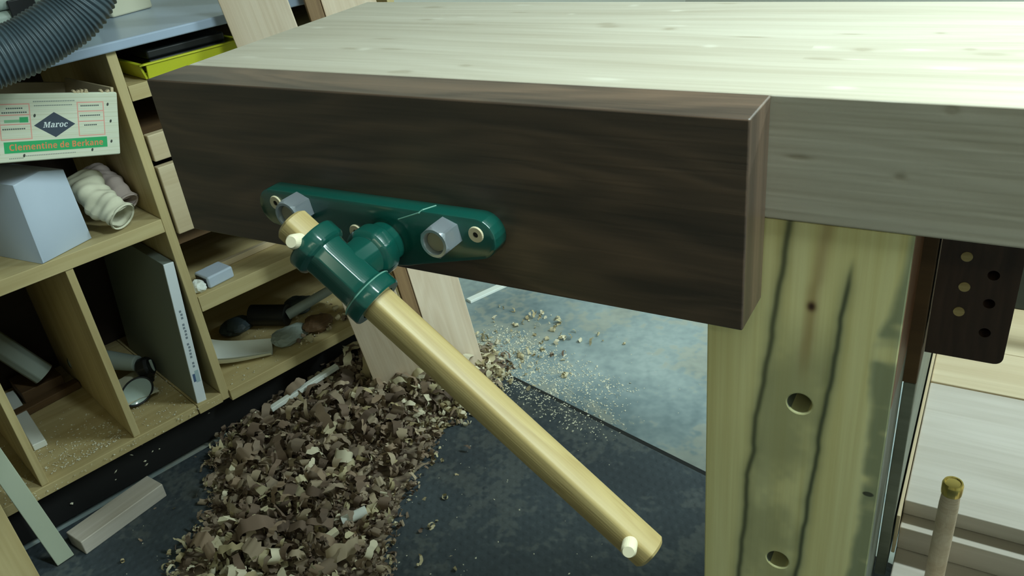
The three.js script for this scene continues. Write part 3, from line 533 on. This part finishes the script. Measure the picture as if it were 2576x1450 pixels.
// ---------------------------------------------------------------- shavings, chips, offcuts on the floor
{
  const poly = [[-1.1656, -0.2682], [-1.14, -0.36], [-1.12, -0.46], [-1.116, -0.6608], [-0.95, -0.72], [-0.7936, -0.7622], [-0.70, -0.70], [-0.69, -0.60], [-0.6796, -0.521], [-0.72, -0.45], [-0.6883, -0.3725], [-0.68, -0.30], [-0.6569, -0.2365], [-0.63, -0.16], [-0.585, -0.10], [-0.62, 0.02], [-0.80, 0.10], [-0.93, 0.08], [-0.985, 0.03], [-1.0, -0.06], [-1.06, -0.12], [-1.12, -0.18]];
  const ground = (x, z) => ((x - P0.x) * UA.x + (z - P0.z) * UA.z > 0.632 ? FL - 0.0118 : FL);
  const inside = (x, z) => { let c = false; for (let i = 0, j = poly.length - 1; i < poly.length; j = i++) { const [xi, zi] = poly[i], [xj, zj] = poly[j]; if ((zi > z) !== (zj > z) && x < (xj - xi) * (z - zi) / (zj - zi) + xi) c = !c; } return c; };
  const edge = (x, z) => { let m = 9; for (let i = 0, j = poly.length - 1; i < poly.length; j = i++) { const [xi, zi] = poly[i], [xj, zj] = poly[j], dx = xj - xi, dz = zj - zi, t = clamp(((x - xi) * dx + (z - zi) * dz) / (dx * dx + dz * dz)); m = Math.min(m, Math.hypot(x - xi - t * dx, z - zi - t * dz)); } return m; };
  const height = (x, z) => { if (!inside(x, z)) return 0; const e = edge(x, z); return 0.034 * sm(0, 0.15, e) * (0.45 + 1.0 * fbm(x + 2, z + 2, 5, 5, 3, 300)); };
  const pos = [], nor = [], col = [], idx = []; const v = new THREE.Vector3(), q = new THREE.Quaternion(), e = new THREE.Euler(), cc = new THREE.Color();
  const browns = [[140, 122, 104], [162, 144, 122], [120, 100, 84], [180, 162, 136], [100, 82, 68], [150, 128, 106]], pales = [[206, 194, 160], [190, 178, 142], [222, 212, 184], [176, 160, 122]];
  const curl = (x, y, z, size, c) => {
    const turns = rnd() < 0.4 ? rr(0.1, 0.4) : rr(0.4, 1.5), n = 7 + Math.floor(turns * 8), wid = size * rr(0.25, 0.6), r0 = size * rr(0.22, 0.55), sk = rr(-0.4, 0.4) * size, tw = rr(-0.5, 0.5);
    q.setFromEuler(e.set(rr(-1.2, 1.2), rr(0, 6.3), rr(-1.2, 1.2))); const b = pos.length / 3, gy = ground(x, z); y += gy - FL; cc.setRGB(c[0] / 255, c[1] / 255, c[2] / 255, THREE.SRGBColorSpace);
    const k = rr(0.85, 1.15); const a0 = rr(0, 6.3);
    const flat = rnd() < 0.4, jag = rr(0.1, 0.5), hb = Math.floor(rnd() * 9999);
    for (let i = 0; i <= n; i++) { const t = i / n, nz = hash(i, hb, 21) - 0.5, a = a0 + t * turns * (flat ? 3.5 : 6.283), r = r0 * (flat ? 1.5 : 1 - 0.45 * t) * (1 + nz * 0.22); const taper = Math.min(1, Math.min(t, 1 - t) * 6 + 0.25);
      for (const s of [-0.5, 0.5]) { v.set(Math.cos(a) * r, Math.sin(a) * r, s * wid * taper * (1 + (hash(i, hb + (s > 0 ? 1 : 2), 22) - 0.5) * 2 * jag) + t * sk + tw * s * Math.sin(a) * wid).applyQuaternion(q); pos.push(x + v.x, Math.max(y + v.y, gy + 0.0006), z + v.z); const st = k * (0.93 + 0.14 * hash(i, b, 3)); col.push(cc.r * st, cc.g * st, cc.b * st); }
      if (i) { const f = b + i * 2; idx.push(f - 2, f - 1, f, f, f - 1, f + 1); } }
  };
  const X0 = -1.2, X1 = -0.56, Z0 = -0.8, Z1 = 0.12;
  // mound under the curls
  { const nx = 90, nz = 120, b0 = 0; const vid = {}; const id = (i, j) => { const k = i * 1000 + j; if (vid[k] === undefined) { const x = mix(X0, X1, i / nx), z = mix(Z0, Z1, j / nz); vid[k] = pos.length / 3; const h = height(x, z); pos.push(x, FL + 0.0005 + Math.max(0, h - 0.006) * (0.7 + 0.5 * hash(i, j, 8)), z); const c = browns[Math.floor(hash(i, j, 5) * 6)]; cc.setRGB(c[0] / 290, c[1] / 290, c[2] / 290, THREE.SRGBColorSpace); col.push(cc.r, cc.g, cc.b); } return vid[k]; };
    for (let i = 0; i < nx; i++) for (let j = 0; j < nz; j++) { const x = mix(X0, X1, (i + 0.5) / nx), z = mix(Z0, Z1, (j + 0.5) / nz); if (inside(x, z) && edge(x, z) > 0.02) { const a = id(i, j), b = id(i, j + 1), c = id(i + 1, j), d = id(i + 1, j + 1); idx.push(a, b, c, c, b, d); } } }
  let n = 0; while (n < 4200) { const x = rr(X0, X1), z = rr(Z0, Z1); if (!inside(x, z)) continue; n++; const ed = edge(x, z); const size = (0.010 + 0.034 * Math.pow(rnd(), 1.9)) * (0.6 + 0.4 * sm(0, 0.1, ed));
    const palePart = 0.12 + 0.55 * sm(-0.42, -0.56, z) * sm(-0.98, -0.85, x) + 0.35 * sm(-0.12, 0.02, z) + 0.25 * sm(-1.0, -1.1, x); const c = rnd() < palePart ? pales[Math.floor(rnd() * 4)] : browns[Math.floor(rnd() * 6)];
    curl(x, FL + height(x, z) + size * rr(0.15, 0.45), z, size, c); }
  for (let k = 0; k < 70; k++) { const P = sh(rr(0.33, 0.56), 0.114, -0.015 - 0.12 * rnd() * rnd()); curl(P.x, P.y + 0.003, P.z, rr(0.006, 0.02), rnd() < 0.4 ? pales[Math.floor(rnd() * 4)] : browns[Math.floor(rnd() * 6)]); }
  for (let k = 0; k < 420; k++) { const a = Math.sqrt(rnd()) * 0.11, b = rnd() * 6.283, x = -0.765 + Math.cos(b) * a * 1.0, z = -0.565 + Math.sin(b) * a * 1.25; curl(x, FL + 0.004 + 0.022 * (1 - a / 0.12) * rnd(), z, rr(0.008, 0.024), pales[Math.floor(rnd() * 4)]); }
  // strays round the pile and on the far floor painted paler
  for (let k = 0; k < 90; k++) { const a = poly[Math.floor(rnd() * poly.length)], x = a[0] + rr(-0.09, 0.09), z = a[1] + rr(-0.09, 0.09); curl(x, FL + 0.004, z, rr(0.006, 0.016), rnd() < 0.6 ? pales[Math.floor(rnd() * 4)] : browns[Math.floor(rnd() * 6)]); }
  for (let k = 0; k < 110; k++) { const t = rnd() * rnd(); curl(mix(-0.80, -0.52, t) + rr(-0.07, 0.07), FL + 0.004, -0.80 + rr(-0.13, 0.10), rr(0.005, 0.02), pales[Math.floor(rnd() * 4)]); }
  const g = new THREE.BufferGeometry(); g.setAttribute('position', new THREE.Float32BufferAttribute(pos, 3)); g.setAttribute('color', new THREE.Float32BufferAttribute(col, 3)); g.setIndex(idx); g.computeVertexNormals();
  const m = new THREE.MeshPhysicalMaterial({ vertexColors: true, roughness: 0.8, side: THREE.DoubleSide });
  const o = solo('wood_shavings', 'heap of curled brown and pale wood shavings on the floor', 'shavings', g, m); o.userData.kind = 'stuff';
  // small chips and crumbs
  const cp = [], ci = [], cn = [];
  const crumb = (P, s) => { const b = cp.length / 3; q.setFromEuler(e.set(rr(-0.4, 0.4), rr(0, 6.3), rr(-0.4, 0.4))); const a = [s * rr(0.5, 1), s * 0.3 * rr(0.5, 1.5), s * rr(0.3, 0.8)];
    for (const [x, y, z] of [[-1, 0, 0], [1, 0, 0], [0, 1, 0], [0, -0.2, 0], [0, 0, 1], [0, 0, -1]]) { v.set(x * a[0], y * a[1], z * a[2]).applyQuaternion(q); cp.push(P.x + v.x, P.y + v.y + s * 0.15, P.z + v.z); }
    for (const t of [[0, 2, 4], [4, 2, 1], [1, 2, 5], [5, 2, 0], [0, 4, 3], [4, 1, 3], [1, 5, 3], [5, 0, 3]]) ci.push(...t.map(i => i + b)); };
  for (let k = 0; k < 420; k++) { const w = -0.02 - Math.abs(rr(-1, 1) * rr(0, 1)) * 0.2; crumb(sh(rr(-0.19, -0.05), 0.1135, w), rr(0.0012, 0.0036)); }
  for (let k = 0; k < 200; k++) crumb(sh(rr(-0.34, -0.21), 0.1135, rr(-0.2, -0.005)), rr(0.001, 0.003));
  for (let k = 0; k < 200; k++) crumb(sh(rr(-0.025, 0.085), 0.1135, rr(-0.18, -0.005)), rr(0.001, 0.0035));
  for (let k = 0; k < 260; k++) crumb(sh(rr(0.16, 0.5), 0.1105, rr(-0.2, -0.005)), rr(0.001, 0.0035));
  for (let k = 0; k < 60; k++) crumb(sh(rr(-0.24, 0.13), rr(0.098, 0.112), 0.004), rr(0.0015, 0.003));
  for (let k = 0; k < 300; k++) { const x = rr(-1.1, -0.3), z = rr(-0.9, 0.12); crumb(new THREE.Vector3(x, ground(x, z), z), rr(0.001, 0.0028)); }
  for (let k = 0; k < 2600; k++) { const t = Math.pow(rnd(), 1.5); const x = mix(-0.80, -0.45, t) + rr(-0.06, 0.06), z = mix(-0.74, -0.62, t) + rr(-0.11, 0.09); crumb(new THREE.Vector3(x, ground(x, z), z), rr(0.0012, 0.004)); }
  for (let k = 0; k < 14; k++) crumb(sh(rr(-0.22, 0.12), rr(0.02, 0.085), -0.034), rr(0.003, 0.006));
  const cg = new THREE.BufferGeometry(); cg.setAttribute('position', new THREE.Float32BufferAttribute(cp, 3)); cg.setIndex(ci); let cg2 = cg.toNonIndexed(); cg2.computeVertexNormals();
  const co = solo('sawdust_crumbs', 'pale sawdust crumbs scattered over the shelves and floor', 'sawdust', cg2, plain(0xd9d4bd, 0.85)); co.userData.kind = 'stuff';
  // single offcuts
  const stick = (label, a, b, h, w, mat, name = 'stick') => { const A1 = new THREE.Vector3(...a), B1 = new THREE.Vector3(...b), L = A1.distanceTo(B1); const d = B1.clone().sub(A1).normalize(); const o = solo(name, label, 'offcut', box(-L / 2, L / 2, 0, h, -w / 2, w / 2, { r: 0.0015, seg: 2 }), mat, A1.clone().add(B1).multiplyScalar(0.5)); o.quaternion.setFromUnitVectors(new THREE.Vector3(1, 0, 0), d); return o; };
  stick('long white stick lying on top of the shavings', [-1.055, FL + 0.045, -0.315], [-1.005, FL + 0.062, -0.473], 0.01, 0.014, M.white);
  stick('bright white strip on the floor painted paler beyond the boards', [-0.958, FL - 0.0118, -0.915], [-0.906, FL - 0.0118, -1.035], 0.008, 0.02, M.white);
  const bits = [[-0.712, -0.16, 0.05, 0.9, 'pale round plug at the near edge of the shavings'], [-0.90, -0.455, 0.022, 0.2, 'small white offcut below the leaning boards'], [-1.02, -0.165, 0.026, 1.9, 'pale square offcut left of the shavings heap'], [-0.93, -0.06, 0.02, 0.5, 'pale chip block on bare mat by the heap'], [-0.80, -0.02, 0.024, 2.4, 'pale stub at the near end of the heap'], [-0.72, -0.11, 0.02, 1.2, 'cream stub beside the pale round plug'], [-0.86, -0.13, 0.024, 2.0, 'cream block half sunk in the brown shavings']];
  for (const [x, z, l, a, label] of bits) { const h = height(x, z) + 0.008; const o = solo('wood_offcut', label, 'offcut', l === 0.05 ? cyl(0.009, 0.009, [-0.022, 0.009, 0], [0.022, 0.009, 0], 20) : box(-l / 2, l / 2, 0, 0.009, -0.006, 0.006, { r: 0.001 }), l === 0.05 ? M.white : M.peg, [x, FL + h, z], a, 'loose offcuts in the shavings'); o.rotation.z = 0.15; }
}

renderer.render(scene, camera);
